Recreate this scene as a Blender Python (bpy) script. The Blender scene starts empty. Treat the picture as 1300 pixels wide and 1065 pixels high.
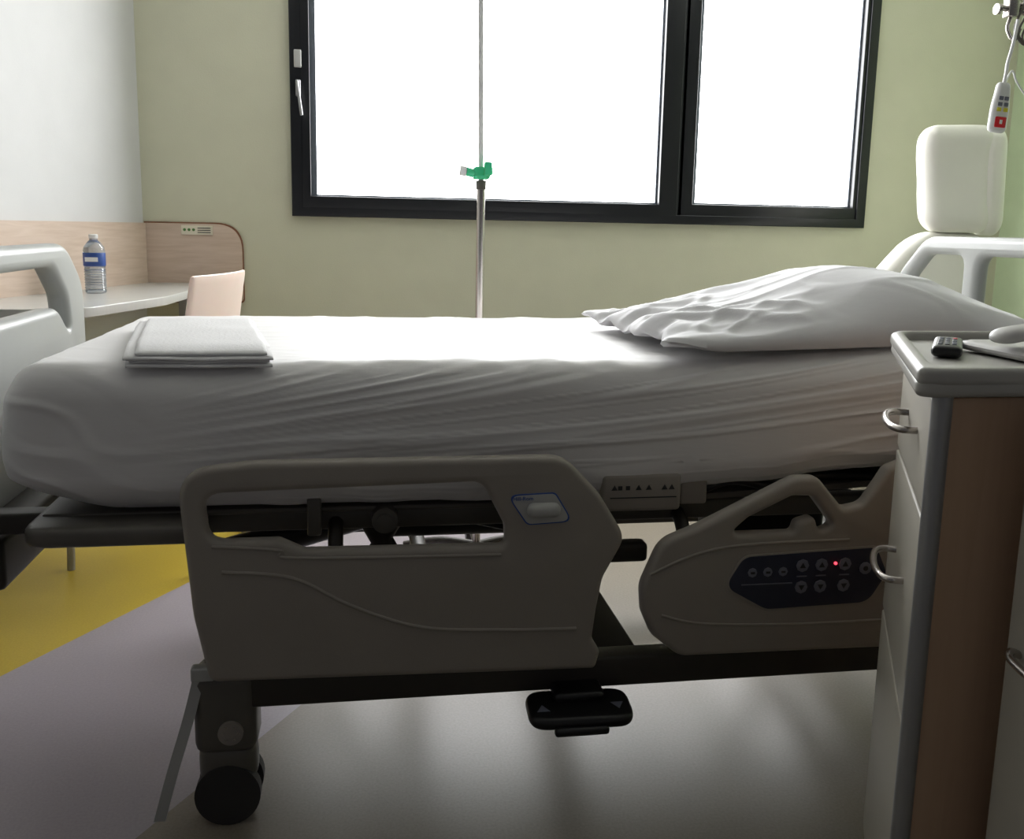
import bpy, bmesh, math, random
from mathutils import Vector, Matrix, noise
random.seed(3)
scene=bpy.context.scene
COL=scene.collection
W={}
# ---------------------------------------------------------------- materials
def mat(name,col,rough=.5,metal=0,var=.06,vscale=8,bump=0,bscale=60,stretch=None,emit=0,trans=0,coat=0,sheen=0,sss=0):
    m=bpy.data.materials.new(name); m.use_nodes=True
    nt=m.node_tree; b=nt.nodes['Principled BSDF']
    tc=nt.nodes.new('ShaderNodeTexCoord'); mp=nt.nodes.new('ShaderNodeMapping')
    nt.links.new(tc.outputs['Object'],mp.inputs[0])
    if stretch: mp.inputs['Scale'].default_value=stretch
    n=nt.nodes.new('ShaderNodeTexNoise'); n.inputs['Scale'].default_value=vscale; n.inputs['Detail'].default_value=4
    nt.links.new(mp.outputs[0],n.inputs['Vector'])
    r=nt.nodes.new('ShaderNodeValToRGB')
    c0=[max(0,c*(1-var)) for c in col]; c1=[min(1,c*(1+var)) for c in col]
    r.color_ramp.elements[0].position=.3; r.color_ramp.elements[1].position=.7
    r.color_ramp.elements[0].color=(*c0,1); r.color_ramp.elements[1].color=(*c1,1)
    nt.links.new(n.outputs['Fac'],r.inputs[0]); nt.links.new(r.outputs[0],b.inputs['Base Color'])
    b.inputs['Roughness'].default_value=rough; b.inputs['Metallic'].default_value=metal
    if coat: b.inputs['Coat Weight'].default_value=coat; b.inputs['Coat Roughness'].default_value=.15
    if trans: b.inputs['Transmission Weight'].default_value=trans
    if sheen: b.inputs['Sheen Weight'].default_value=sheen; b.inputs['Sheen Roughness'].default_value=.35
    if sss: b.inputs['Subsurface Weight'].default_value=sss; b.inputs['Subsurface Scale'].default_value=.03
    if emit:
        b.inputs['Emission Strength'].default_value=emit
        b.inputs['Emission Color'].default_value=(*col,1)
    if bump:
        n2=nt.nodes.new('ShaderNodeTexNoise'); n2.inputs['Scale'].default_value=bscale; n2.inputs['Detail'].default_value=3
        nt.links.new(mp.outputs[0],n2.inputs['Vector'])
        bp=nt.nodes.new('ShaderNodeBump'); bp.inputs['Strength'].default_value=bump; bp.inputs['Distance'].default_value=.004
        nt.links.new(n2.outputs['Fac'],bp.inputs['Height']); nt.links.new(bp.outputs[0],b.inputs['Normal'])
    return m
def srgb(r,g,b):
    f=lambda c:(c/255/12.92) if c/255<=.04045 else ((c/255+.055)/1.055)**2.4
    return (f(r),f(g),f(b))
M={}
M['wallgreen']=mat('green_wall_paint',srgb(204,203,180),.75,var=.02,bump=.15,bscale=220)
M['wallwhite']=mat('white_wall_paint',srgb(206,206,206),.7,var=.02,bump=.12,bscale=220)
M['wallright']=mat('bright_green_wall_paint',srgb(196,212,178),.7,var=.03,bump=.2,bscale=220)
M['ceil']=mat('ceiling_paint',srgb(225,225,220),.8,var=.02)
M['black']=mat('black_window_aluminium',srgb(12,14,20),.35,var=.05)
M['sashgrey']=mat('grey_sash_rebate',srgb(105,112,122),.4)
M['sheet']=mat('white_cotton_sheet',srgb(230,228,228),.55,var=.012,vscale=3,bump=.08,bscale=30,stretch=(1,4,4),sheen=.35)
M['towel']=mat('folded_white_linen',srgb(226,225,226),.7,var=.02,bump=.25,bscale=160,sheen=.2)
M['pillow']=mat('white_pillowcase_cotton',srgb(222,221,224),.7,var=.012,bump=.12,bscale=14,stretch=(1,2.5,2),sheen=.2)
M['taupe']=mat('taupe_bed_plastic',srgb(148,141,133),.42,var=.02,bump=.05,bscale=300)
M['pale']=mat('pale_grey_bed_plastic',srgb(176,178,176),.35,var=.02)
M['frame']=mat('dark_bed_steel',srgb(60,56,51),.45,metal=.2,var=.08)
M['frame2']=mat('grey_bed_steel',srgb(96,92,86),.4,metal=.1,var=.08)
M['dark']=mat('black_plastic',srgb(20,20,22),.35,var=.1)
M['rubber']=mat('wheel_rubber',srgb(48,46,46),.6)
M['navy']=mat('navy_keypad_film',srgb(40,43,62),.3,var=.03)
M['navy2']=mat('blue_print',srgb(50,80,150),.4,var=.03)
M['btn']=mat('grey_keypad_button',srgb(112,114,128),.4)
M['white']=mat('white_plastic',srgb(236,236,236),.35,var=.01)
M['notice']=mat('cream_sticker',srgb(222,216,196),.5,var=.01)
M['badge']=mat('grey_badge_film',srgb(176,176,174),.4,var=.02)
M['phonegrey']=mat('light_grey_plastic',srgb(196,194,192),.4,var=.01)
M['ink']=mat('black_ink',srgb(35,35,40),.5)
M['red']=mat('red_plastic',srgb(225,40,50),.4)
M['yellow']=mat('yellow_plastic',srgb(225,215,60),.4)
M['ledred']=mat('red_led',(1,.05,.08),.4,emit=3)
M['green']=mat('green_clamp_plastic',srgb(70,205,150),.35,sss=.3)
M['inkgreen']=mat('green_print',srgb(90,130,70),.5)
M['chrome']=mat('chrome_steel',srgb(190,184,180),.25,metal=1,var=.03)
M['poly']=mat('satin_steel_rod',srgb(235,235,235),.6,metal=0,var=.03)
M['alu']=mat('brushed_aluminium',srgb(160,160,162),.4,metal=.6,var=.03)
M['leather']=mat('white_vinyl_upholstery',srgb(240,238,230),.4,var=.015,bump=.06,bscale=80)
M['cabtop']=mat('grey_moulded_top',srgb(178,176,170),.4,var=.02)
M['cabfront']=mat('beige_drawer_laminate',srgb(184,179,167),.5,var=.02)
M['desk']=mat('desk_laminate',srgb(196,196,192),.22,var=.03,vscale=6,stretch=(1,8,1))
M['chair']=mat('pale_beech_seat_shell',srgb(230,210,198),.4,var=.02,sss=.15)
def wood(name,c0,c1,sc,rough=.45):
    m=bpy.data.materials.new(name); m.use_nodes=True; nt=m.node_tree; b=nt.nodes['Principled BSDF']
    tc=nt.nodes.new('ShaderNodeTexCoord'); mp=nt.nodes.new('ShaderNodeMapping'); mp.inputs['Scale'].default_value=sc
    n=nt.nodes.new('ShaderNodeTexNoise'); n.inputs['Scale'].default_value=5; n.inputs['Detail'].default_value=6; n.inputs['Distortion'].default_value=.6
    r=nt.nodes.new('ShaderNodeValToRGB'); r.color_ramp.elements[0].position=.35; r.color_ramp.elements[1].position=.65
    r.color_ramp.elements[0].color=(*c0,1); r.color_ramp.elements[1].color=(*c1,1)
    nt.links.new(tc.outputs['Object'],mp.inputs[0]); nt.links.new(mp.outputs[0],n.inputs['Vector']); nt.links.new(n.outputs['Fac'],r.inputs[0]); nt.links.new(r.outputs[0],b.inputs['Base Color'])
    b.inputs['Roughness'].default_value=rough
    return m
M['woodside']=wood('brown_beech_laminate',srgb(196,164,136),srgb(202,171,143),(14,14,1))
M['woodpanel']=wood('pale_beech_laminate',srgb(196,174,156),srgb(208,188,172),(1,1,12))
M['woodedge']=wood('brown_edge_band',srgb(120,78,52),srgb(135,90,62),(4,4,4))
m=bpy.data.materials.new('daylit_frosted_glass'); m.use_nodes=True; nt=m.node_tree
for n in list(nt.nodes): nt.nodes.remove(n)
o=nt.nodes.new('ShaderNodeOutputMaterial'); e=nt.nodes.new('ShaderNodeEmission'); e.inputs[0].default_value=(.98,.99,1,1); e.inputs[1].default_value=14.0
nt.links.new(e.outputs[0],o.inputs[0]); M['pane']=m
# floor
m=bpy.data.materials.new('vinyl_floor'); m.use_nodes=True; nt=m.node_tree; b=nt.nodes['Principled BSDF']
g=nt.nodes.new('ShaderNodeNewGeometry')
nx,ny=-.56,.33; L=math.hypot(nx,ny); nx/=L; ny/=L
def side(px,py):
    dp=nt.nodes.new('ShaderNodeVectorMath'); dp.operation='DOT_PRODUCT'
    dp.inputs[1].default_value=(nx,ny,0); nt.links.new(g.outputs['Position'],dp.inputs[0])
    cp=nt.nodes.new('ShaderNodeMath'); cp.operation='GREATER_THAN'; cp.inputs[1].default_value=nx*px+ny*py; nt.links.new(dp.outputs['Value'],cp.inputs[0]); return cp
no=nt.nodes.new('ShaderNodeTexNoise'); no.inputs['Scale'].default_value=180; no.inputs['Detail'].default_value=3; nt.links.new(g.outputs['Position'],no.inputs['Vector'])
def ramp(a,c):
    r=nt.nodes.new('ShaderNodeValToRGB'); r.color_ramp.elements[0].position=.3; r.color_ramp.elements[1].position=.7
    r.color_ramp.elements[0].color=(*a,1); r.color_ramp.elements[1].color=(*c,1); nt.links.new(no.outputs['Fac'],r.inputs[0]); return r
def mix(f,a,c):
    mx=nt.nodes.new('ShaderNodeMix'); mx.data_type='RGBA'; nt.links.new(f,mx.inputs[0]); nt.links.new(a,mx.inputs[6]); nt.links.new(c,mx.inputs[7]); return mx.outputs[2]
beige=ramp(srgb(126,117,105),srgb(138,129,117)); lil=ramp(srgb(158,150,157),srgb(168,160,167)); yel=ramp(srgb(186,160,54),srgb(196,171,64))
c1=mix(side(-.33,1.70).outputs[0],beige.outputs[0],lil.outputs[0]); c2=mix(side(-.86,2.24).outputs[0],c1,yel.outputs[0])
nt.links.new(c2,b.inputs['Base Color'])
n2=nt.nodes.new('ShaderNodeTexNoise'); n2.inputs['Scale'].default_value=260; n2.inputs['Detail'].default_value=2; nt.links.new(g.outputs['Position'],n2.inputs['Vector'])
b.inputs['Roughness'].default_value=.36; b.inputs['Specular IOR Level'].default_value=.5
bp=nt.nodes.new('ShaderNodeBump'); bp.inputs['Strength'].default_value=.10; bp.inputs['Distance'].default_value=.001; nt.links.new(n2.outputs['Fac'],bp.inputs['Height']); nt.links.new(bp.outputs[0],b.inputs['Normal'])
M['floor']=m
M['pet']=mat('clear_bottle_plastic',srgb(215,225,235),.08,trans=.85,var=.01)

# ---------------------------------------------------------------- object helpers
def empty(name,loc,label,cat):
    o=bpy.data.objects.new(name,None); COL.objects.link(o); o.location=loc; o.empty_display_size=.05
    o['label']=label; o['category']=cat; W[o]=Matrix.Translation(Vector(loc)); return o
def finish(name,bm,material,parent=None,label=None,cat=None,kind=None,angle=35,recalc=True):
    if recalc: bmesh.ops.recalc_face_normals(bm,faces=bm.faces[:])
    me=bpy.data.meshes.new(name); 
    xs=[v.co for v in bm.verts]
    c=Vector([(min(v[i] for v in xs)+max(v[i] for v in xs))/2 for i in range(3)])
    bm.transform(Matrix.Translation(-c)); bm.to_mesh(me); bm.free()
    for p in me.polygons: p.use_smooth=True
    me.set_sharp_from_angle(angle=math.radians(angle))
    o=bpy.data.objects.new(name,me); COL.objects.link(o); o.location=c
    mats=material if isinstance(material,list) else [material]
    for mm in mats: me.materials.append(M[mm])
    W[o]=Matrix.Translation(c)
    if parent: o.parent=parent; o.matrix_parent_inverse=W[parent].inverted()
    if label: o['label']=label
    if cat: o['category']=cat
    if kind: o['kind']=kind
    return o
def BM(): return bmesh.new()
def merge(bm,tmp,mi=0,mtx=None):
    if mtx: tmp.transform(mtx)
    for f in tmp.faces: f.material_index=mi
    me=bpy.data.meshes.new('tmp'); tmp.to_mesh(me); tmp.free(); bm.from_mesh(me); bpy.data.meshes.remove(me)
def box(bm,x0,x1,y0,y1,z0,z1,bev=0,mi=0,mtx=None,seg=3):
    t=bmesh.new(); bmesh.ops.create_cube(t,size=1)
    for v in t.verts: v.co=Vector(((x0+x1)/2+v.co.x*(x1-x0),(y0+y1)/2+v.co.y*(y1-y0),(z0+z1)/2+v.co.z*(z1-z0)))
    if bev: bmesh.ops.bevel(t,geom=t.edges[:],offset=bev,segments=seg,profile=.5,affect='EDGES')
    merge(bm,t,mi,mtx)
def cyl(bm,p0,p1,r,r2=None,seg=24,mi=0):
    p0=Vector(p0);p1=Vector(p1); d=p1-p0; t=bmesh.new()
    bmesh.ops.create_cone(t,cap_ends=True,segments=seg,radius1=r,radius2=r if r2 is None else r2,depth=d.length)
    merge(bm,t,mi,Matrix.Translation((p0+p1)/2)@d.to_track_quat('Z','Y').to_matrix().to_4x4())
def smooth_path(pts,n=8,closed=False):
    P=[Vector(p) for p in pts]; out=[]; N=len(P)
    rng=N if closed else N-1
    for i in range(rng):
        a=P[(i-1)%N] if (closed or i>0) else P[0]; b=P[i]; c=P[(i+1)%N]; d=P[(i+2)%N] if (closed or i+2<N) else P[-1]
        for k in range(n):
            t=k/n; out.append(.5*((2*b)+(c-a)*t+(2*a-5*b+4*c-d)*t*t+(-a+3*b-3*c+d)*t**3))
    if not closed: out.append(P[-1])
    return out
def tube(bm,pts,r,seg=12,mi=0,n=8,smooth=True,closed=False):
    P=smooth_path(pts,n,closed) if smooth else [Vector(p) for p in pts]
    t=bmesh.new(); rings=[]; up=None; N=len(P)
    for i,p in enumerate(P):
        if closed: d=(P[(i+1)%N]-P[i-1]).normalized()
        else: d=(P[min(i+1,N-1)]-P[max(i-1,0)]).normalized()
        if up is None: up=Vector((0,0,1)) if abs(d.z)<.9 else Vector((1,0,0))
        s=d.cross(up).normalized(); up=s.cross(d).normalized()
        rings.append([t.verts.new(p+(s*math.cos(a)+up*math.sin(a))*r) for a in [2*math.pi*k/seg for k in range(seg)]])
    for i in range(N if closed else N-1):
        A=rings[i];B=rings[(i+1)%N]
        for k in range(seg): t.faces.new((A[k],A[(k+1)%seg],B[(k+1)%seg],B[k]))
    if not closed: t.faces.new(rings[0][::-1]); t.faces.new(rings[-1])
    merge(bm,t,mi)
def lathe(bm,c,prof,seg=32,mi=0):
    t=bmesh.new(); rings=[]
    for r,z in prof: rings.append([t.verts.new((c[0]+r*math.cos(2*math.pi*k/seg),c[1]+r*math.sin(2*math.pi*k/seg),c[2]+z)) for k in range(seg)])
    for A,B in zip(rings,rings[1:]):
        for k in range(seg): t.faces.new((A[k],A[(k+1)%seg],B[(k+1)%seg],B[k]))
    t.faces.new(rings[0][::-1]); t.faces.new(rings[-1]); merge(bm,t,mi)
def rp(pts,default=.01,n=6):
    out=[]; N=len(pts)
    for i in range(N):
        a=Vector(pts[i-1][:2]); b=Vector(pts[i][:2]); c=Vector(pts[(i+1)%N][:2]); r=pts[i][2] if len(pts[i])>2 else default
        d1=(a-b); d2=(c-b); l1=d1.length; l2=d2.length; d1/=l1; d2/=l2
        ang=math.acos(max(-1,min(1,d1.dot(d2))))
        if r<=0 or ang>3.1: out.append(b); continue
        t=min(r/math.tan(ang/2),l1*.49,l2*.49)
        s=b+d1*t; e=b+d2*t
        for k in range(n+1):
            u=k/n; out.append((1-u)**2*s+2*u*(1-u)*b+u*u*e)
    return out
def plate(bm,outlines,plane,pos,thick,bev=.004,mi=0,mtx=None,bres=3):
    cu=bpy.data.curves.new('c','CURVE'); cu.dimensions='2D'; cu.fill_mode='BOTH'
    for ol in outlines:
        s=cu.splines.new('POLY'); s.points.add(len(ol)-1); s.use_cyclic_u=True
        for i,p in enumerate(ol): s.points[i].co=(p[0],p[1],0,1)
    cu.bevel_depth=bev; cu.bevel_resolution=bres; cu.extrude=max(0.0001,thick/2-bev); cu.offset=-bev
    o=bpy.data.objects.new('c',cu); COL.objects.link(o); dg=bpy.context.evaluated_depsgraph_get(); dg.update()
    me=bpy.data.meshes.new_from_object(o.evaluated_get(dg)); t=bmesh.new(); t.from_mesh(me)
    bpy.data.objects.remove(o); bpy.data.curves.remove(cu); bpy.data.meshes.remove(me)
    bmesh.ops.remove_doubles(t,verts=t.verts[:],dist=1e-5)
    R={'XZ':Matrix(((1,0,0,0),(0,0,-1,pos),(0,1,0,0),(0,0,0,1))),'YZ':Matrix(((0,0,1,pos),(1,0,0,0),(0,1,0,0),(0,0,0,1))),'XY':Matrix.Translation((0,0,pos))}[plane]
    t.transform(R)
    if mtx: t.transform(mtx)
    merge(bm,t,mi)
def rbox(bm,x0,x1,y0,y1,z0,z1,r,res,disp=None,mi=0,mtx=None):
    t=bmesh.new(); lo=(x0,y0,z0); hi=(x1,y1,z1); rr=r if isinstance(r,tuple) else (r,r,r)
    for ax in range(3):
        a,b=(ax+1)%3,(ax+2)%3
        for s in (0,1):
            g=[]
            for i in range(res[a]+1):
                row=[]
                for j in range(res[b]+1):
                    v=[0,0,0]; v[ax]=lo[ax] if s==0 else hi[ax]
                    v[a]=lo[a]+(hi[a]-lo[a])*i/res[a]; v[b]=lo[b]+(hi[b]-lo[b])*j/res[b]
                    row.append(t.verts.new(v))
                g.append(row)
            for i in range(res[a]):
                for j in range(res[b]):
                    f=(g[i][j],g[i+1][j],g[i+1][j+1],g[i][j+1])
                    t.faces.new(f if s else f[::-1])
    bmesh.ops.remove_doubles(t,verts=t.verts[:],dist=1e-6)
    for v in t.verts:
        p=v.co; inner=Vector([min(max(p[k],lo[k]+rr[k]),hi[k]-rr[k]) for k in range(3)])
        d=Vector([(p[k]-inner[k])/rr[k] for k in range(3)])
        n=d.normalized() if d.length>0 else Vector((0,0,1))
        q=Vector([inner[k]+n[k]*rr[k] for k in range(3)])
        v.co=disp(q,n) if disp else q
    merge(bm,t,mi,mtx)
def text(bm,body,size,plane,pos,u,v,mi=0,mtx=None,th=.0006):
    cu=bpy.data.curves.new('t','FONT'); cu.body=body; cu.size=size; cu.extrude=th; cu.align_x='CENTER'; cu.align_y='CENTER'
    o=bpy.data.objects.new('t',cu); COL.objects.link(o); dg=bpy.context.evaluated_depsgraph_get(); dg.update()
    me=bpy.data.meshes.new_from_object(o.evaluated_get(dg)); t=bmesh.new(); t.from_mesh(me)
    bpy.data.objects.remove(o); bpy.data.curves.remove(cu); bpy.data.meshes.remove(me)
    t.transform(Matrix.Translation((u,v,0)))
    R={'XZ':Matrix(((1,0,0,0),(0,0,-1,pos),(0,1,0,0),(0,0,0,1))),'XY':Matrix.Translation((0,0,pos)),'ID':Matrix.Identity(4)}[plane]
    t.transform(R)
    merge(bm,t,mi,mtx)
def circ(cx,cy,r,n=20,ry=None): return [(cx+r*math.cos(2*math.pi*k/n),cy+(ry or r)*math.sin(2*math.pi*k/n)) for k in range(n)]
def tri(cx,cy,s,up=True):
    k=1 if up else -1
    return [(cx-s,cy-k*s*.7),(cx+s,cy-k*s*.7),(cx,cy+k*s)]
def sst(a,b,x):
    if a<b: t=max(0,min(1,(x-a)/(b-a)))
    else: t=max(0,min(1,(a-x)/(a-b)))
    return t*t*(3-2*t)
def ridge(v,k): return max(0,1-abs(noise.noise(v))*k)

# ---------------------------------------------------------------- room
YW=4.1; ZC=2.62
wk=.29
bm=BM()
wx0,wx1,wz0,wz1=-.285,2.312,1.115,2.42
box(bm,-.89,wx0,YW,YW+.22,0,ZC); box(bm,wx1,3.1,YW,YW+.22,0,ZC); box(bm,wx0,wx1,YW,YW+.22,0,wz0); box(bm,wx0,wx1,YW,YW+.22,wz1,ZC)
finish('wall_back',bm,'wallgreen',kind='structure')
bm=BM()
def quadprism(bm,pl,z0,z1,mi=0):
    t=bmesh.new(); lo=[t.verts.new((x,y,z0)) for x,y in pl]; up=[t.verts.new((x,y,z1)) for x,y in pl]; n=len(pl)
    t.faces.new(lo[::-1]); t.faces.new(up)
    for i in range(n): t.faces.new((lo[i],lo[(i+1)%n],up[(i+1)%n],up[i]))
    merge(bm,t,mi)
quadprism(bm,[(-.89,YW),(-.89-wk*3.6,YW-3.6),(-1.09-wk*3.6,YW-3.6),(-1.09,YW+.22),(-.89,YW+.22)],0,ZC)
finish('wall_left',bm,'wallwhite',kind='structure')
bm=BM(); box(bm,3.03,3.23,1.2,YW,0,ZC); finish('wall_right',bm,'wallright',kind='structure')
bm=BM(); box(bm,-2.6,3.23,-1.2,YW+.22,-.1,0); finish('floor',bm,'floor',kind='structure')
bm=BM(); box(bm,-2.6,3.23,.4,YW+.22,ZC,ZC+.1); finish('ceiling',bm,'ceil',kind='structure')

# window
rect=lambda a,b,c,d:[(a,c),(b,c),(b,d),(a,d)]
bm=BM()
plate(bm,[rect(wx0,wx1,wz0,wz1),rect(wx0+.05,wx1-.045,wz0+.04,wz1-.05)],'XZ',YW+.02,.10,.004)
box(bm,1.375,1.425,YW-.02,YW+.06,wz0+.03,wz1-.03,.003)
win=finish('window_1',bm,'black',kind='structure')
def sash(x0,x1,gx0,gx1,gz0,gz1,yo):
    b=BM(); plate(b,[rect(x0,x1,wz0+.035,wz1-.045),rect(gx0,gx1,gz0,gz1)],'XZ',YW+yo,.06,.004)
    finish('window_sash',b,'black',win)
    b=BM(); plate(b,[rect(gx0-.002,gx1+.002,gz0-.002,gz1+.002),rect(gx0+.024,gx1-.008,gz0+.008,gz1-.012)],'XZ',YW+yo+.02,.03,.002)
    finish('glazing_bead',b,'sashgrey',win)
    b=BM(); box(b,gx0+.001,gx1-.001,YW+yo+.036,YW+yo+.042,gz0+.001,gz1-.001); finish('window_pane',b,'pane',win)
sash(wx0+.04,1.40,-.205,1.315,1.20,2.34,.0)
sash(1.405,wx1-.035,1.475,2.252,1.205,2.34,.01)
b=BM(); box(b,-.266,-.236,YW-.045,YW-.03,1.715,1.785,.004); finish('window_lock',b,'badge',win)
b=BM(); tube(b,[(-.25,YW-.055,1.655),(-.25,YW-.09,1.64),(-.235,YW-.095,1.52)],.006,smooth=True)
box(b,-.260,-.240,YW-.06,YW-.03,1.60,1.665,.004)
finish('window_handle',b,'alu',win,label='silver window handle')

# ---------------------------------------------------------------- desk
def lw(y,off=0): return -.89-wk*(YW-y)+off
desk=empty('desk',(-.9,3.5,0),'pale grey corner desk with curved edge and wooden panels','desk')
bm=BM(); plate(bm,[rp([(lw(4.09,.005),4.09,0),(lw(2.78,.005),2.78,0),(-.80,2.80,.16),(-.655,3.3,.2),(-.60,4.09,0)],n=10)],'XY',.815,.03,.003)
finish('desk_top',bm,'desk',desk)
for x,y in [(-1.18,2.9),(-.72,4.0),(-1.0,3.9)]:
    bm=BM(); box(bm,x-.02,x+.02,y-.02,y+.02,0,.8,.004); finish('leg',bm,'alu',desk)
bm=BM(); plate(bm,[rp([(-.885,.75,0),(-.494,.75,.02),(-.494,1.075,.11),(-.885,1.075,0)],n=10)],'XZ',YW-.012,.02,.002); finish('back_panel',bm,'woodpanel',desk)
bm=BM(); plate(bm,[rp([(-.885,.745,0),(-.489,.745,.02),(-.489,1.081,.11),(-.885,1.081,0)],n=10)],'XZ',YW-.006,.012,.002); finish('panel_edge',bm,'woodedge',desk,label='brown edge band')
bm=BM(); quadprism(bm,[(lw(4.075,.002),4.075),(lw(2.78,.002),2.78),(lw(2.78,.022),2.78),(lw(4.075,.022),4.075)],.83,1.075); finish('back_panel',bm,'woodpanel',desk)
bm=BM(); box(bm,-.735,-.61,YW-.026,YW-.023,1.03,1.068,mi=0)
for k in range(3): plate(bm,[circ(-.722+.018*k,1.050,.006,12)],'XZ',YW-.027,.001,.0001,mi=1)
for k in range(3): box(bm,-.67,-.618,YW-.0275,YW-.026,1.038+.009*k,1.041+.009*k,mi=2)
finish('notice_label',bm,['notice','inkgreen','ink'],None,'small cream notice strip stuck on the wooden wall panel','sign')

# bottle
bot=empty('water_bottle',(-.914,3.443,.83),'clear plastic water bottle with blue label on the desk','bottle')
bm=BM(); R=.036; S=.93
pr=[(.001,.001),(.030,0),(.034,.004)]
for k in range(9): z=.012+k*.0095; pr+= [(R,z),(R-.003,z+.005)]
pr+=[(R-.001,.10),(R-.001,.155),(R,.158),(.033,.172),(.022,.188),(.0135,.197),(.0135,.205),(.001,.206)]
lathe(bm,(-.914,3.443,.83),[(a,z*S) for a,z in pr]); finish('bottle_body',bm,'pet',bot)
bm=BM(); lathe(bm,(-.914,3.443,.83),[(R+.0005,.102*S),(R+.0008,.103*S),(R+.0008,.150*S),(R+.0005,.151*S)]); 
finish('bottle_label',bm,'navy2',bot,label='blue paper label')
bm=BM(); box(bm,-.935,-.893,3.4035,3.4055,.83+.110,.83+.125); finish('label_band',bm,'white',bot,label='white printed band')
bm=BM(); lathe(bm,(-.914,3.443,.83),[(.0145,.203*S),(.015,.204*S),(.015,.216*S),(.013,.218*S)]); finish('bottle_cap',bm,'white',bot)

# chair
ch=empty('desk_chair',(-.66,3.12,0),'pale pinkish shell chair tucked at the desk','chair')
Rz=Matrix.Translation((-.48,3.08,0))@Matrix.Rotation(math.radians(-12),4,'Z')
bm=BM()
rbox(bm,-.008,.008,-.24,.24,.52,.925,(.007,.010,.010),(3,40,32),disp=lambda p,n:Vector((p.x+.16*(p.z-.62)-.02*(p.y/.21)**2+.015,p.y*(1-.05*sst(.6,.9,p.z)),p.z)),mtx=Rz)
finish('backrest',bm,'chair',ch)
bm=BM(); rbox(bm,-.42,.02,-.21,.21,.43,.46,(.05,.05,.014),(16,16,3),disp=lambda p,n:Vector((p.x,p.y,p.z+.02*((p.y/.21)**2))),mtx=Rz); finish('seat',bm,'chair',ch)
for sx,sy in [(-.38,-.19),(-.38,.19),(0,-.19),(0,.19)]:
    bm=BM(); p0=Rz@Vector((sx,sy,.44)); p1=Rz@Vector((sx*1.02+(.02 if sx==0 else 0),sy*1.1,0)); cyl(bm,p1,p0,.012); finish('leg',bm,'alu',ch)
for sy in (-.17,.17):
    bm=BM(); tube(bm,[Rz@Vector((0,sy,.43)),Rz@Vector((.02,sy,.47)),Rz@Vector((.0,sy,.56))],.010); finish('back_support',bm,'alu',ch)

# ---------------------------------------------------------------- bed
bed=empty('hospital_bed',(.4,2.11,0),'adjustable hospital bed with taupe plastic side rails and castors','hospital bed')
bm=BM()
for y in (1.62,2.58): box(bm,-.27,1.32,y-.025,y+.025,.225,.285,.006)
for x in (-.24,1.28): box(bm,x-.03,x+.03,1.62,2.58,.225,.285,.006)
box(bm,.45,.53,1.62,2.58,.225,.275,.006)
finish('base_frame',bm,'frame',bed)
for x0,x1 in [(.02,-.12),(1.05,.9)]:
    bm=BM()
    for y in (1.80,2.40):
        tube(bm,[(x0+.12,y,.27),(x1+.12,y,.53)],.022,smooth=False)
        tube(bm,[(x0-.1,y,.27),(x1+.2,y,.53)],.016,smooth=False)
    cyl(bm,(x1+.12,1.78,.52),(x1+.12,2.42,.52),.025); cyl(bm,(x0+.12,1.64,.27),(x0+.12,2.56,.27),.02)
    finish('lift_arm',bm,'frame',bed)
bm=BM()
box(bm,-.56,1.46,1.71,1.75,.515,.555,.006); box(bm,-.56,1.46,2.45,2.49,.515,.555,.006)
for x in (-.52,-.2,.15,.5,.85,1.2,1.42): box(bm,x-.02,x+.02,1.72,2.48,.52,.55,.004)
box(bm,-.56,.55,1.69,2.51,.555,.566,.004)
t=[(.55,.555),(.55,.566),(1.50,.612),(1.50,.600)]
tb=bmesh.new(); A=[tb.verts.new((x,1.69,z)) for x,z in t]; B=[tb.verts.new((x,2.51,z)) for x,z in t]; tb.faces.new(A); tb.faces.new(B[::-1])
for i in range(4): tb.faces.new((A[i],A[(i+1)%4],B[(i+1)%4],B[i]))
merge(bm,tb)
cyl(bm,(.04,1.66,.545),(.04,1.71,.545),.024); cyl(bm,(.04,1.655,.545),(.04,1.66,.545),.014)
box(bm,-.10,-.075,1.66,1.70,.52,.60,.004)
finish('deck_frame',bm,'frame2',bed)
bm=BM(); plate(bm,[rp([(-.575,1.61,.05),(-.28,1.61,.02),(-.28,2.61,.02),(-.575,2.61,.05)])],'XY',.545,.035,.012)
finish('foot_deck',bm,'frame2',bed)
bm=BM(); box(bm,.02,.40,1.98,2.24,.40,.51,.02); cyl(bm,(.1,2.1,.45),(-.3,2.1,.34),.035); finish('actuator_motor',bm,'dark',bed)
bm=BM(); box(bm,.75,1.0,1.82,1.95,.38,.50,.02); finish('actuator_motor',bm,'dark',bed)
# footboard
bm=BM()
hl=rp([(2.10-.33,.868,.08),(2.10-.425,.79,.02),(2.10-.40,.89,.05),(2.10-.31,.966,.07),(2.10+.31,.966,.07),(2.10+.40,.89,.05),(2.10+.425,.79,.02),(2.10+.33,.868,.08)],n=8)
outer=rp([(1.55,.42,.05),(1.55,.92,.12),(1.68,1.022,.14),(2.52,1.022,.14),(2.65,.92,.12),(2.65,.42,.05)],n=10)
plate(bm,[outer,hl],'YZ',-.76,.055,.02,bres=5)
finish('footboard',bm,'pale',bed,label='pale grey plastic footboard with wide grip opening')
bm=BM(); box(bm,-.785,-.55,1.75,1.80,.51,.55,.006); box(bm,-.785,-.55,2.42,2.47,.51,.55,.006)
for y in (1.62,2.58): cyl(bm,(-.745,y,.36),(-.745,y,.42),.035)
box(bm,-.735,-.65,1.75,2.45,.40,.50,.015)
finish('foot_bracket',bm,'frame',bed)
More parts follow.
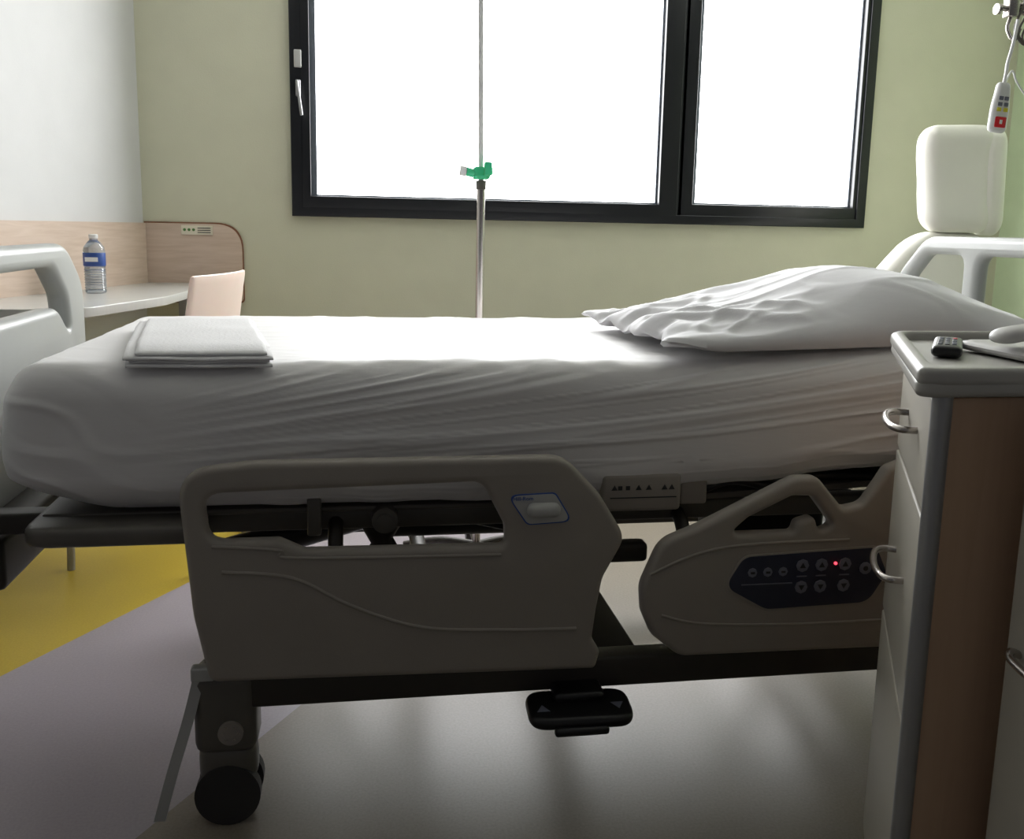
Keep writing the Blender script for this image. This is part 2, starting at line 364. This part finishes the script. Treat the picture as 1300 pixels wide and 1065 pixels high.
# headboard
bm=BM()
holeh=rp([(2.30,.86,.03),(2.30,1.033,.04),(2.47,1.033,.06),(2.55,.96,.05),(2.56,.86,.03)],n=8)
holem=rp([(2.0,.88,.04),(2.0,1.033,.04),(2.24,1.033,.04),(2.24,.88,.04)],n=8)
holen=[(4.23-a,b) for a,b in [tuple(p) for p in holeh]]
outer=rp([(1.62,.52,.05),(1.62,.97,.09),(1.75,1.083,.12),(2.48,1.083,.12),(2.61,.97,.09),(2.61,.52,.05)],n=10)
plate(bm,[outer,holeh,holem,holen],'YZ',1.62,.045,.018,bres=4)
finish('headboard',bm,'pale',bed,label='pale grey plastic headboard with grip holes')
for y in (1.80,2.35):
    bm=BM(); box(bm,1.40,1.60,y,y+.05,.51,.55,.006); finish('head_bracket',bm,'frame',bed)
# side rail (long)
bm=BM()
ro=rp([(-.262,.300,.02),(-.285,.42,.2),(-.305,.675,.06),(-.18,.688,.15),(.35,.688,.07),(.415,.62,.05),(.468,.535,.04),(.428,.46,.06),(.418,.40,.05),(.412,.345,.02),(.428,.318,.01),(.42,.285,.012)],n=8)
rh=rp([(-.255,.552,.03),(-.262,.635,.03),(.205,.645,.03),(.246,.565,.03),(.248,.528,.012),(-.10,.532,.02),(-.14,.552,.02)],n=6)
plate(bm,[ro,rh],'XZ',1.565,.034,.012,bres=4)
rail=finish('side_rail',bm,'taupe',bed,label='taupe plastic side rail with long grip slot')
for P,r_ in (([(-.235,.50),(-.12,.485),(-.02,.43),(.10,.385),(.25,.372),(.38,.368)],.0035),([(-.25,.545),(-.14,.535),(-.11,.52),(.24,.513)],.003)):
    bm=BM(); tube(bm,[(a,1.5485,b) for a,b in P],r_,n=8); finish('moulded_rib',bm,'taupe',rail)
bm=BM(); bo=rp([(.285,.566,.015),(.248,.622,.012),(.335,.625,.012),(.368,.570,.012)],n=6)
bi=[(.307+(a-.307)*.94,.596+(b-.596)*.92) for a,b in [tuple(p) for p in bo]]
plate(bm,[bo],'XZ',1.5475,.003,.0005,mi=0); plate(bm,[bi],'XZ',1.5465,.003,.0005,mi=1)
text(bm,"Hill-Rom",.010,'XZ',1.5445,.277,.615,mi=2)
finish('latch_badge',bm,['navy2','badge','navy2'],rail,label='grey badge with blue border and lettering')
bm=BM(); rbox(bm,.283,.343,1.528,1.552,.582,.608,(.012,.011,.012),(12,5,6)); finish('release_latch',bm,'badge',rail)
for x in (-.05,.30):
    bm=BM(); tube(bm,[(x,1.585,.36),(x,1.62,.42),(x,1.68,.51),(x,1.72,.53)],.014); finish('rail_arm',bm,'frame',rail)
# side rail (head)
bm=BM()
ro=rp([(.50,.44,.06),(.535,.525,.06),(.60,.55,.1),(.785,.640,.03),(.83,.640,.03),(.885,.578,.02),(.925,.585,.03),(.97,.655,.02),(1.15,.72,.05),(1.30,.70,.05),(1.30,.33,.04),(1.02,.295,.04),(.58,.300,.05),(.525,.345,.04),(.505,.39,.03)],n=8)
rh=rp([(.665,.535,.01),(.70,.565,.02),(.785,.605,.02),(.822,.602,.015),(.868,.545,.012),(.84,.535,.01),(.83,.565,.015),(.795,.555,.015),(.79,.535,.01)],n=6)
plate(bm,[ro,rh],'XZ',1.565,.034,.012,bres=4)
rail2=finish('side_rail',bm,'taupe',bed,label='taupe head side rail with navy control keypad')
for P in ([(.515,1.5485,.465),(.60,1.5485,.50),(.70,1.5485,.515),(.90,1.5485,.518)],[(.54,1.5485,.385),(.62,1.5485,.365),(.80,1.5485,.355),(.98,1.5485,.355)]):
    bm=BM(); tube(bm,P,.003); finish('moulded_rib',bm,'taupe',rail2)
bm=BM()
ko=rp([(.655,.435,.025),(.69,.495,.03),(.96,.505,.02),(.985,.45,.02),(.95,.39,.04),(.74,.385,.04)],n=8)
ki=[(.82+(a-.82)*.975,.445+(b-.445)*.94) for a,b in [tuple(p) for p in ko]]
plate(bm,[ko],'XZ',1.5475,.003,.0005,mi=0); plate(bm,[ki],'XZ',1.5465,.003,.0005,mi=1)
finish('control_panel',bm,['taupe','navy'],rail2,label='navy keypad film')
for cx in (.808,.846,.893):
    for cz,u in ((.472,True),(.430,False)):
        bm=BM(); plate(bm,[circ(cx,cz,.0125,8)],'XZ',1.5435,.003,.0008,mi=0); plate(bm,[tri(cx,cz,.006,u)],'XZ',1.5418,.001,.0001,mi=1)
        finish('keypad_button',bm,['btn','ink'],rail2)
for cx in (.71,.74,.77):
    bm=BM(); plate(bm,[circ(cx,.462,.009,8)],'XZ',1.5435,.003,.0008,mi=0); box(bm,cx-.004,cx+.004,1.5412,1.542,.460,.464,mi=1); finish('keypad_button',bm,['btn','ink'],rail2)
bm=BM(); plate(bm,[circ(.935,.462,.012,10)],'XZ',1.5435,.003,.0008,mi=0); plate(bm,[circ(.935,.462,.005,10)],'XZ',1.5418,.001,.0001,mi=1); finish('keypad_button',bm,['btn','ink'],rail2)
for x,w_,z in [(.808,.02,.450),(.846,.02,.450),(.893,.02,.450),(.74,.10,.438)]:
    bm=BM(); box(bm,x-w_/2,x+w_/2,1.543,1.5445,z,z+.002); finish('keypad_marking',bm,'btn',rail2)
bm=BM(); plate(bm,[circ(.874,.474,.003,10)],'XZ',1.5435,.003,.0008); finish('indicator_light',bm,'ledred',rail2,label='small red indicator light')
for x in (.62,.95):
    bm=BM(); tube(bm,[(x,1.585,.36),(x,1.62,.42),(x,1.68,.51),(x,1.72,.53)],.014); finish('rail_arm',bm,'frame',rail2)
# control box
bm=BM(); box(bm,.445,.60,1.64,1.70,.555,.628,.008,mi=0); box(bm,.605,.66,1.66,1.70,.56,.62,.006,mi=0)
for x in (.468,.515,.535,.566,.58): plate(bm,[tri(x,.602,.006)],'XZ',1.639,.001,.0001,mi=1)
for x in (.475,.49): box(bm,x,x+.008,1.6385,1.640,.598,.606,mi=1)
box(bm,.46,.59,1.6385,1.640,.582,.584,mi=1)
finish('control_box',bm,['taupe','ink'],bed,label='grey electric control box with small symbols')
bm=BM(); tube(bm,[(.66,1.69,.58),(.72,1.68,.60),(.80,1.69,.585),(.9,1.7,.60),(1.1,1.7,.59)],.008); finish('power_cable',bm,'dark',bed)
bm=BM(); tube(bm,[(.45,1.70,.57),(.40,1.68,.54),(.35,1.70,.50),(.2,1.8,.5)],.006); finish('power_cable',bm,'dark',bed)
bm=BM(); box(bm,.40,.56,1.70,1.74,.43,.47,.01); finish('cross_bar',bm,'frame',bed)
# casters
for x in (-.245,1.28):
    for y in (1.635,2.565):
        s=-1 if y<2 else 1
        bm=BM(); box(bm,x-.055,x+.055,y-.045,y+.045,.14,.295,.02); cyl(bm,(x,y,.09),(x,y,.17),.028)
        rbox(bm,x-.052,x+.052,y-.038,y+.038,.065,.155,.03,(8,8,8))
        c=finish('castor',bm,'frame2',bed)
        bm=BM(); cyl(bm,(x+.01,y+s*.044,.185),(x+.01,y+s*.052,.185),.022); 
        for k in range(6): cyl(bm,(x+.01+.014*math.cos(k*1.047),y+s*.052,.185+.014*math.sin(k*1.047)),(x+.01+.014*math.cos(k*1.047),y+s*.056,.185+.014*math.sin(k*1.047)),.003,seg=8)
        finish('brake_hub',bm,'taupe',c)
        for dy in (-.028,.028):
            bm=BM(); cyl(bm,(x,y+dy-.012,.058),(x,y+dy+.012,.058),.058,seg=36); finish('wheel',bm,'rubber',c)
bm=BM(); t0=smooth_path([(-.285,1.60,.30),(-.305,1.59,.22),(-.335,1.58,.12),(-.36,1.58,.03)],8)
tb=bmesh.new(); rr=[[tb.verts.new((p.x+a,p.y+b,p.z)) for a,b in ((-.010,-.004),(.010,-.004),(.010,.004),(-.010,.004))] for p in t0]
for A,B in zip(rr,rr[1:]):
    for k in range(4): tb.faces.new((A[k],A[(k+1)%4],B[(k+1)%4],B[k]))
tb.faces.new(rr[0][::-1]); tb.faces.new(rr[-1]); merge(bm,tb)
box(bm,-.30,-.26,1.585,1.61,.285,.31,.004)
finish('floor_bumper',bm,'badge',bed,label='pale diagonal plastic bar')
# pedal
Tp=Matrix.Translation((.39,1.57,.213))@Matrix.Rotation(math.radians(5),4,'X')
bm=BM(); plate(bm,[rp([(-.098,-.07,.035),(.095,-.075,.035),(.10,.025,.035),(-.095,.03,.035)],n=8)],'XY',0,.024,.01,mtx=Tp)
box(bm,-.045,.05,-.02,.05,.005,.028,.008,mtx=Tp)
box(bm,-.055,.045,-.082,-.065,-.018,-.002,.006,mtx=Tp)
pedal=finish('foot_pedal',bm,'dark',bed,label='black height adjusting foot pedal')
for x,u in ((-.07,True),(.07,False)):
    bm=BM(); plate(bm,[tri(x,-.035,.012,u)],'XY',.0125,.001,.0002,mtx=Tp); finish('arrow_marking',bm,'btn',pedal)

# mattress
ZT=.838
def mdisp(p,n):
    x,y,z=p
    side=max(0,-n.y); top=max(0,n.z)
    L=.05+.19*max(0,min(1,(x+.6)/2.1)); v=(z-.60)/L
    a=sst(-.45,.1,x)
    f=ridge(Vector((x*.8+3,v*1.5,1.3)),3.2)**1.5
    f2=ridge(Vector((x*.7+.3,v*3.4+5,8.)),8)**1.2
    f3=ridge(Vector((x*.9+9,v*7+2,4.)),9)
    d=side*a*(.004*f+.0035*f2+.0018*f3)
    d+=side*.003*noise.noise(Vector((x*3,z*5,2)))
    e=1-sst(-.6,-.2,x)
    g=ridge(Vector((x*4-z*6,z*9+x*5,5)),5)
    d+=side*e*(.004*g+.004*noise.noise(Vector((x*6-z*5,z*9+x*6,5))))
    d+=max(0,-n.x)*.005*noise.noise(Vector((y*6,z*12,4)))
    cx=math.exp(-((x-.25)/.5)**2)
    t=.0015*noise.noise(Vector((x*2+y,y*9,3)))+.003*cx*ridge(Vector((x*4+y*4,y*16-x*3,6)),5)+.0012*ridge(Vector((x*3,y*12+x*4,12)),6)
    t+=.004*noise.noise(Vector((x*2,y*2,9)))
    d+=top*t
    q=p+n*d
    w_=max(0,min(1,(z-.57)/.26))
    q.y-= side*.006*math.sin(math.pi*w_)
    q.z+= .035*sst(.55,1.45,x)*w_ + .052*sst(.35,1.2,x)*(1-w_)
    if z<.64: q.z+= .010*noise.noise(Vector((x*7,y*6,1)))*(1 if n.y<-.2 else 0)
    if n.x<-.01: q.x-= .02*(-n.x)*math.sin(math.pi*max(0,min(1,(.80-z)/.22)))
    if z<.66 : q.z+=.035*(1-sst(-.60,-.40,x))*(1-sst(.57,.66,z))
    return q
bm=BM(); rbox(bm,-.60,1.54,1.645,2.575,.572,ZT,(.06,.06,.065),(320,90,90),disp=mdisp)
finish('mattress',bm,'sheet',None,'mattress covered by a wrinkled white fitted sheet on the bed','mattress',angle=80)

# pillow
def pillow():
    bm=BM(); NX,NY=160,100; T={}
    for s in (1,-1):
        for i in range(NX+1):
            for j in range(NY+1):
                u=-1+2*i/NX; v=-1+2*j/NY
                x=.455*u*(1-.03*(1-v*v)*abs(u)); y=.325*v*(1-.06*(1-u*u))
                if u<0: y*=1-.08*u*u
                e=max(0,1-abs(u)**2.6)**.75*max(0,1-abs(v)**2.6)**.62
                if s==1:
                    pk=.46+.56*math.exp(-((u-.20)/.52)**2)
                    th=.136*e*pk
                    lf=sst(-.1,-.75,u)
                    wr=.006*noise.noise(Vector((x*5,y*9,2)))
                    wr+=.0065*ridge(Vector((x*2.2+y*3,y*5-x*1.5,7)),4)*(.3+.7*abs(u))
                    wr+=.003*ridge(Vector((x*3-y*3,y*10+x*3,17)),6)
                    wr+=lf*(.012*ridge(Vector((x*3+y*2,y*8+x*4,27)),4)+.006*ridge(Vector((x*7-y*5,y*12,31)),5))
                    z=.012+th+wr*min(1,e*3)
                else:
                    z=.004-.004*e
                if (abs(u)==1 or abs(v)==1): z=.008
                if u<-.72:
                    k=sst(-.72,-1,u); z+= k*(.012+.030*noise.noise(Vector((x*5,y*13,3))))*(1 if s==1 else .9); z=max(z,.002)
                    x+=.03*k*noise.noise(Vector((2,y*9,5)))
                T[(s,i,j)]=(x,y,z)
    ver={}
    def g(s,i,j):
        if i in(0,NX) or j in(0,NY): s=1
        if (s,i,j) not in ver: ver[(s,i,j)]=bm.verts.new(T[(s,i,j)])
        return ver[(s,i,j)]
    for s in(1,-1):
        for i in range(NX):
            for j in range(NY):
                f=(g(s,i,j),g(s,i+1,j),g(s,i+1,j+1),g(s,i,j+1)); bm.faces.new(f if s==1 else f[::-1])
    R=Matrix.Translation((1.015,1.98,.861))@Matrix.Rotation(math.radians(-1.3),4,'Y')@Matrix.Rotation(math.radians(3),4,'Z')
    bm.transform(R)
    return bm
finish('pillow',pillow(),'pillow',None,'plump white pillow in a creased cotton case on the bed','pillow',angle=80)

# folded sheet
fo=BM()
def shear(p,n,k=-.17): return Vector((p.x+k*(p.y-1.92)+.003*noise.noise(Vector((p.x*14,p.y*14,p.z*90))),p.y+.003*noise.noise(Vector((p.x*14,3,p.z*120))),p.z-1.6*max(0,1.735-p.y)**2+.003*noise.noise(Vector((p.x*8,p.y*8,1)))))
for i,(a,b,c,d) in enumerate([(-.445,-.198,1.652,2.20),(-.439,-.203,1.658,2.195),(-.448,-.197,1.654,2.202),(-.428,-.206,1.662,2.19)]):
    rbox(fo,a,b,c,d,.843+i*.0058,.8486+i*.0058,(.003,.003,.0027),(30,44,3),disp=shear)
finish('folded_sheet',fo,'towel',None,'neatly folded white linen lying on the mattress','linen',angle=60)

# ---------------------------------------------------------------- drip stand
iv=empty('drip_stand',(.36,2.85,0),'chrome drip stand with green clamp behind the bed','drip stand')
bm=BM(); cyl(bm,(.36,2.85,.06),(.36,2.85,1.20),.0125); finish('pole',bm,'chrome',iv)
bm=BM(); cyl(bm,(.36,2.85,1.20),(.348,2.85,2.0),.0080,seg=20); tube(bm,[(.28,2.85,1.98),(.31,2.85,1.95),(.348,2.85,2.0),(.39,2.85,1.95),(.42,2.85,1.98)],.004); finish('upper_pole',bm,'poly',iv,label='slim satin steel telescopic rod')
bm=BM(); cyl(bm,(.36,2.85,1.195),(.36,2.85,1.222),.0155); finish('collar',bm,'frame2',iv)
bm=BM(); rbox(bm,.335,.385,2.825,2.875,1.225,1.262,.008,(8,8,6)); cyl(bm,(.335,2.84,1.242),(.312,2.835,1.247),.013); cyl(bm,(.385,2.84,1.25),(.392,2.84,1.25),.012)
box(bm,.365,.388,2.81,2.83,1.235,1.275,.004); finish('clamp',bm,'green',iv,label='green plastic clamp')
bm=BM(); cyl(bm,(.312,2.835,1.247),(.293,2.835,1.249),.015); finish('clamp_knob',bm,'white',iv)
bm=BM()
for k in range(5):
    a=k*2*math.pi/5+.3; tube(bm,[(.36,2.85,.075),(.36+.12*math.cos(a),2.85+.12*math.sin(a),.08),(.36+.24*math.cos(a),2.85+.24*math.sin(a),.055)],.012); cyl(bm,(.36+.24*math.cos(a)-.01,2.85+.24*math.sin(a),.025),(.36+.24*math.cos(a)+.01,2.85+.24*math.sin(a),.025),.025)
finish('base',bm,'frame',iv)

# ---------------------------------------------------------------- recliner
rc=empty('recliner_chair',(2.2,3.35,0),'white vinyl recliner armchair beside the window','armchair')
Rr=Matrix.Translation((2.30,3.35,0))@Matrix.Rotation(math.radians(-12),4,'Z')
bm=BM(); rbox(bm,-.165,.11,-.07,.06,1.10,1.505,(.06,.05,.07),(20,12,24),disp=lambda p,n:Vector((p.x*(1+.06*(p.z-1.3)/.2)-.04*(p.z-1.3),p.y+.02*math.sin((p.z-1.1)*7),p.z))+n*.004*noise.noise(p*9),mtx=Rr)
rbox(bm,.05,.150,-.055,.09,1.09,1.50,(.04,.05,.07),(10,12,24),disp=lambda p,n:Vector((p.x-.04*(p.z-1.3),p.y,p.z)),mtx=Rr)
finish('headrest',bm,'leather',rc)
def slope(p,n): 
    k=max(0,1.10-p.z); return Vector((p.x-.12*k-(.75*k if p.x<0 else .0)*min(1,-p.x/.1 if p.x<0 else 0),p.y-.1*k,p.z))+n*.004*noise.noise(p*7)
bm=BM(); rbox(bm,-.17,.10,-.05,.08,.45,1.10,(.06,.05,.06),(24,10,24),disp=slope,mtx=Rr); finish('backrest',bm,'leather',rc)
bm=BM(); rbox(bm,-.60,.08,-.60,-.06,.38,.50,(.05,.05,.05),(20,20,8),disp=lambda p,n:p+n*.004*noise.noise(p*9),mtx=Rr); finish('seat',bm,'leather',rc)
for s in(-.64,.12):
    bm=BM(); rbox(bm,s-.035,s+.035,-.55,-.15,.62,.68,(.03,.05,.028),(8,20,6),mtx=Rr); tube(bm,[Rr@Vector((s,-.45,.62)),Rr@Vector((s,-.45,.3)),Rr@Vector((s,-.18,.3)),Rr@Vector((s,-.18,.62))],.015,smooth=False); finish('armrest',bm,'leather',rc)
bm=BM(); box(bm,-.62,.10,-.55,.0,.26,.36,.02,mtx=Rr); box(bm,-.40,.0,-.12,.03,.3,.5,.02,mtx=Rr)
for sx in(-.56,.05):
    for sy in(-.5,-.03): p=Rr@Vector((sx,sy,.0)); cyl(bm,(p.x,p.y,0),(p.x,p.y,.28),.025)
finish('base',bm,'alu',rc)

# ---------------------------------------------------------------- infusion arm + nurse call handset
st=empty('equipment_stand',(1.95,2.42,0),'metal stand with side arm and clamp holding cables','equipment stand')
bm=BM(); cyl(bm,(1.95,2.42,.05),(1.95,2.42,1.95),.014); finish('pole',bm,'chrome',st)
bm=BM()
for k in range(5):
    a=k*2*math.pi/5+.9; tube(bm,[(1.95,2.42,.075),(1.95+.1*math.cos(a),2.42+.1*math.sin(a),.08),(1.95+.2*math.cos(a),2.42+.2*math.sin(a),.055)],.012); cyl(bm,(1.95+.2*math.cos(a)-.01,2.42+.2*math.sin(a),.025),(1.95+.2*math.cos(a)+.01,2.42+.2*math.sin(a),.025),.025)
finish('base',bm,'chrome',st)
bm=BM(); tube(bm,[(1.95,2.42,1.70),(1.85,2.41,1.705),(1.74,2.40,1.70)],.009); box(bm,1.725,1.755,2.385,2.415,1.67,1.73,.004); cyl(bm,(1.70,2.40,1.695),(1.78,2.40,1.685),.008); cyl(bm,(1.695,2.40,1.69),(1.705,2.40,1.69),.014)
tube(bm,[(1.74,2.40,1.67),(1.735,2.40,1.64),(1.75,2.39,1.61),(1.765,2.39,1.64)],.005)
finish('side_arm',bm,'chrome',st)
for k in range(4):
    bm=BM(); tube(bm,[(1.75,2.40,1.75),(1.77+.02*k,2.39,1.71),(1.745+.012*k,2.385,1.64-.01*k),(1.78+.015*k,2.385,1.60),(1.80+.012*k,2.39,1.67),(1.86,2.40,1.75)],.003); finish('cable',bm,'frame2',st)
hs=empty('call_handset',(1.725,2.38,1.37),'white nurse call handset with yellow and red buttons on cable','handset')
Rh=Matrix.Translation((1.722,2.38,1.44))@Matrix.Rotation(math.radians(4),4,'Y')@Matrix.Rotation(math.radians(0),4,'Z')
bm=BM(); rbox(bm,-.026,.026,-.011,.011,-.075,.058,(.012,.009,.016),(10,6,20),disp=lambda p,n:Vector((p.x*(1-.25*sst(-.02,.05,p.z)),p.y,p.z)),mtx=Rh); finish('handset_body',bm,'white',hs)
for nm,c,pts in [('yellow_button','yellow',[(-.010,-.015),(.010,-.015)]),('grey_button','btn',[(-.008,.015),(.008,.015),(-.009,-.001),(.009,-.001)])]:
    for u,v in pts:
        bm=BM(); box(bm,u-.006,u+.006,-.0135,-.010,v-.005,v+.005,.001,mtx=Rh); finish(nm,bm,c,hs)
bm=BM(); box(bm,-.016,.016,-.0138,-.010,-.062,-.034,.003,mtx=Rh,mi=0); box(bm,-.004,.004,-.0148,-.0135,-.053,-.042,.0005,mtx=Rh,mi=1); finish('red_button',bm,['red','white'],hs)
bm=BM(); tube(bm,[Rh@Vector((0,0,.05)),Rh@Vector((.002,0,.085)),(1.735,2.385,1.55),(1.742,2.38,1.60),(1.742,2.37,1.66)],.0045,n=8); finish('handset_cable',bm,'white',hs)
bm=BM(); tube(bm,[Rh@Vector((.005,.004,.05)),(1.75,2.385,1.53),(1.765,2.38,1.50),(1.80,2.38,1.46)],.0025); finish('handset_cable',bm,'white',hs)

# ---------------------------------------------------------------- bedside cabinet
cab=empty('bedside_cabinet',(.92,1.2,0),'bedside cabinet with beige drawers, brown wooden side and grey top','bedside cabinet')
NL=Vector((.688,1.0)); FL=Vector((.885,1.38))
bm=BM(); plate(bm,[rp([(.700,1.0,0),(1.20,1.0,0),(1.20,1.38,0),(.895,1.38,0)])],'XY',.465,.85,.002); finish('body',bm,'woodside',cab)
bm=BM(); plate(bm,[rp([(.73,1.03,0),(1.18,1.03,0),(1.18,1.36,0),(.91,1.36,0)])],'XY',.022,.043,.002); finish('plinth',bm,'dark',cab)
bm=BM(); cyl(bm,(.690,1.004,.03),(.690,1.004,.892),.012,seg=24); finish('corner_strip',bm,'alu',cab,label='silver rounded corner strip')
bm=BM()
plate(bm,[rp([(.650,1.0,.05),(.665,.985,.03),(1.22,.985,.02),(1.22,1.40,.03),(.868,1.40,.03),(.845,1.375,.03)],n=8)],'XY',.903,.022,.008,bres=4)
top_o=rp([(.648,.995,.05),(.672,.983,.03),(1.22,.983,.02),(1.22,1.402,.03),(.868,1.402,.03),(.842,1.375,.03)],n=8)
top_i=rp([(.680,1.010,.03),(1.205,1.010,.02),(1.205,1.385,.02),(.872,1.385,.03)],n=8)
plate(bm,[top_o,top_i],'XY',.917,.022,.008,bres=4)
finish('cabinet_top',bm,'cabtop',cab)
d=(FL-NL).normalized(); ang=math.atan2(d.y,d.x)
Fm=Matrix.Translation((NL.x,NL.y,0))@Matrix.Rotation(ang,4,'Z')
Lf=(FL-NL).length
for z0,z1,hz in [(.74,.885,.815),(.46,.733,.60),(.05,.453,None)]:
    bm=BM(); box(bm,.018,Lf-.004,-.012,.010,z0,z1,.003,mtx=Fm); dr=finish('drawer' if hz else 'cabinet_door',bm,'cabfront',cab)
    if hz:
        pts=[(.34,.008),(.34,.030),(.39,.042),(.5,.046),(.61,.042),(.66,.030),(.66,.008)]
        bm=BM(); tube(bm,[Fm@Vector((Lf*a,b,hz+.005)) for a,b in pts],.005,n=6); finish('handle',bm,'chrome',dr)
# second unit
ped=empty('drawer_pedestal',(.98,.75,0),'beige drawer unit with silver bow handle next to the cabinet','drawer unit')
bm=BM(); box(bm,.772,1.2,.60,.955,.02,.868,.006); finish('body',bm,'cabfront',ped)
bm=BM(); box(bm,.770,1.205,.60,.960,.868,.885,.005); finish('pedestal_top',bm,'cabtop',ped)
bm=BM(); box(bm,.78,1.18,.63,.94,.0,.022); finish('plinth',bm,'dark',ped)
bm=BM(); tube(bm,[(.773,.93,.59),(.76,.93,.595),(.754,.92,.59),(.752,.88,.585),(.754,.84,.59),(.76,.83,.595),(.773,.83,.59)],.005,n=6); finish('handle',bm,'chrome',ped)

# phone and remote on the cabinet
ph_=empty('telephone',(1.0,1.2,.915),'light grey corded telephone on the bedside cabinet','telephone')
bm=BM(); rbox(bm,.875,1.08,1.10,1.26,.915,.932,(.02,.02,.008),(12,12,5)); finish('phone_base',bm,'phonegrey',ph_)
bm=BM(); rbox(bm,.862,1.09,1.13,1.18,.933,.955,(.022,.022,.010),(30,8,6),disp=lambda p,n:Vector((p.x,p.y,p.z+.012*(1-((p.x-.976)/.115)**2)+(.006 if n.z<0 and abs(p.x-.976)<.06 else 0)))); finish('phone_receiver',bm,'phonegrey',ph_)
rm=empty('remote_control',(.86,1.22,.915),'black remote control with small buttons on the bedside cabinet','remote control')
Rm=Matrix.Translation((.838,1.22,.9155))@Matrix.Rotation(math.radians(55),4,'Z')
bm=BM(); rbox(bm,-.072,.072,-.020,.020,0,.017,(.01,.008,.007),(14,8,4),mtx=Rm); finish('remote_body',bm,'dark',rm)
for i in range(5):
    for j in range(3):
        bm=BM(); box(bm,-.053+.02*i,-.043+.02*i,-.012+.009*j,-.006+.009*j,.0165,.0185,.0005,mtx=Rm); finish('remote_button',bm,'red' if (i==4 and j==0) else 'btn',rm)

# ---------------------------------------------------------------- light
w=bpy.data.worlds.new('World'); scene.world=w; w.use_nodes=True
bg=w.node_tree.nodes['Background']; bg.inputs[0].default_value=(.97,.97,1,1); bg.inputs[1].default_value=.09
scene.view_settings.view_transform='Standard'; scene.view_settings.look='None'

# ---------------------------------------------------------------- camera
f=1180;ph=math.radians(9.48);th=math.radians(9.3);r=.020
F=Vector((math.sin(th)*math.cos(ph),math.cos(th)*math.cos(ph),-math.sin(ph))); R0=Vector((math.cos(th),-math.sin(th),0)); U0=R0.cross(F)
Rt=math.cos(r)*R0+math.sin(r)*U0; Up=-math.sin(r)*R0+math.cos(r)*U0
cd=bpy.data.cameras.new('Camera'); cam=bpy.data.objects.new('Camera',cd); COL.objects.link(cam)
mw=Matrix((( Rt.x,Up.x,-F.x,0),(Rt.y,Up.y,-F.y,0),(Rt.z,Up.z,-F.z,1.08),(0,0,0,1))); cam.matrix_world=mw
cd.sensor_width=36; cd.sensor_fit='HORIZONTAL'; cd.lens=f/1300*36; cd.shift_y=-45/1300; cd.clip_start=.02
scene.camera=cam
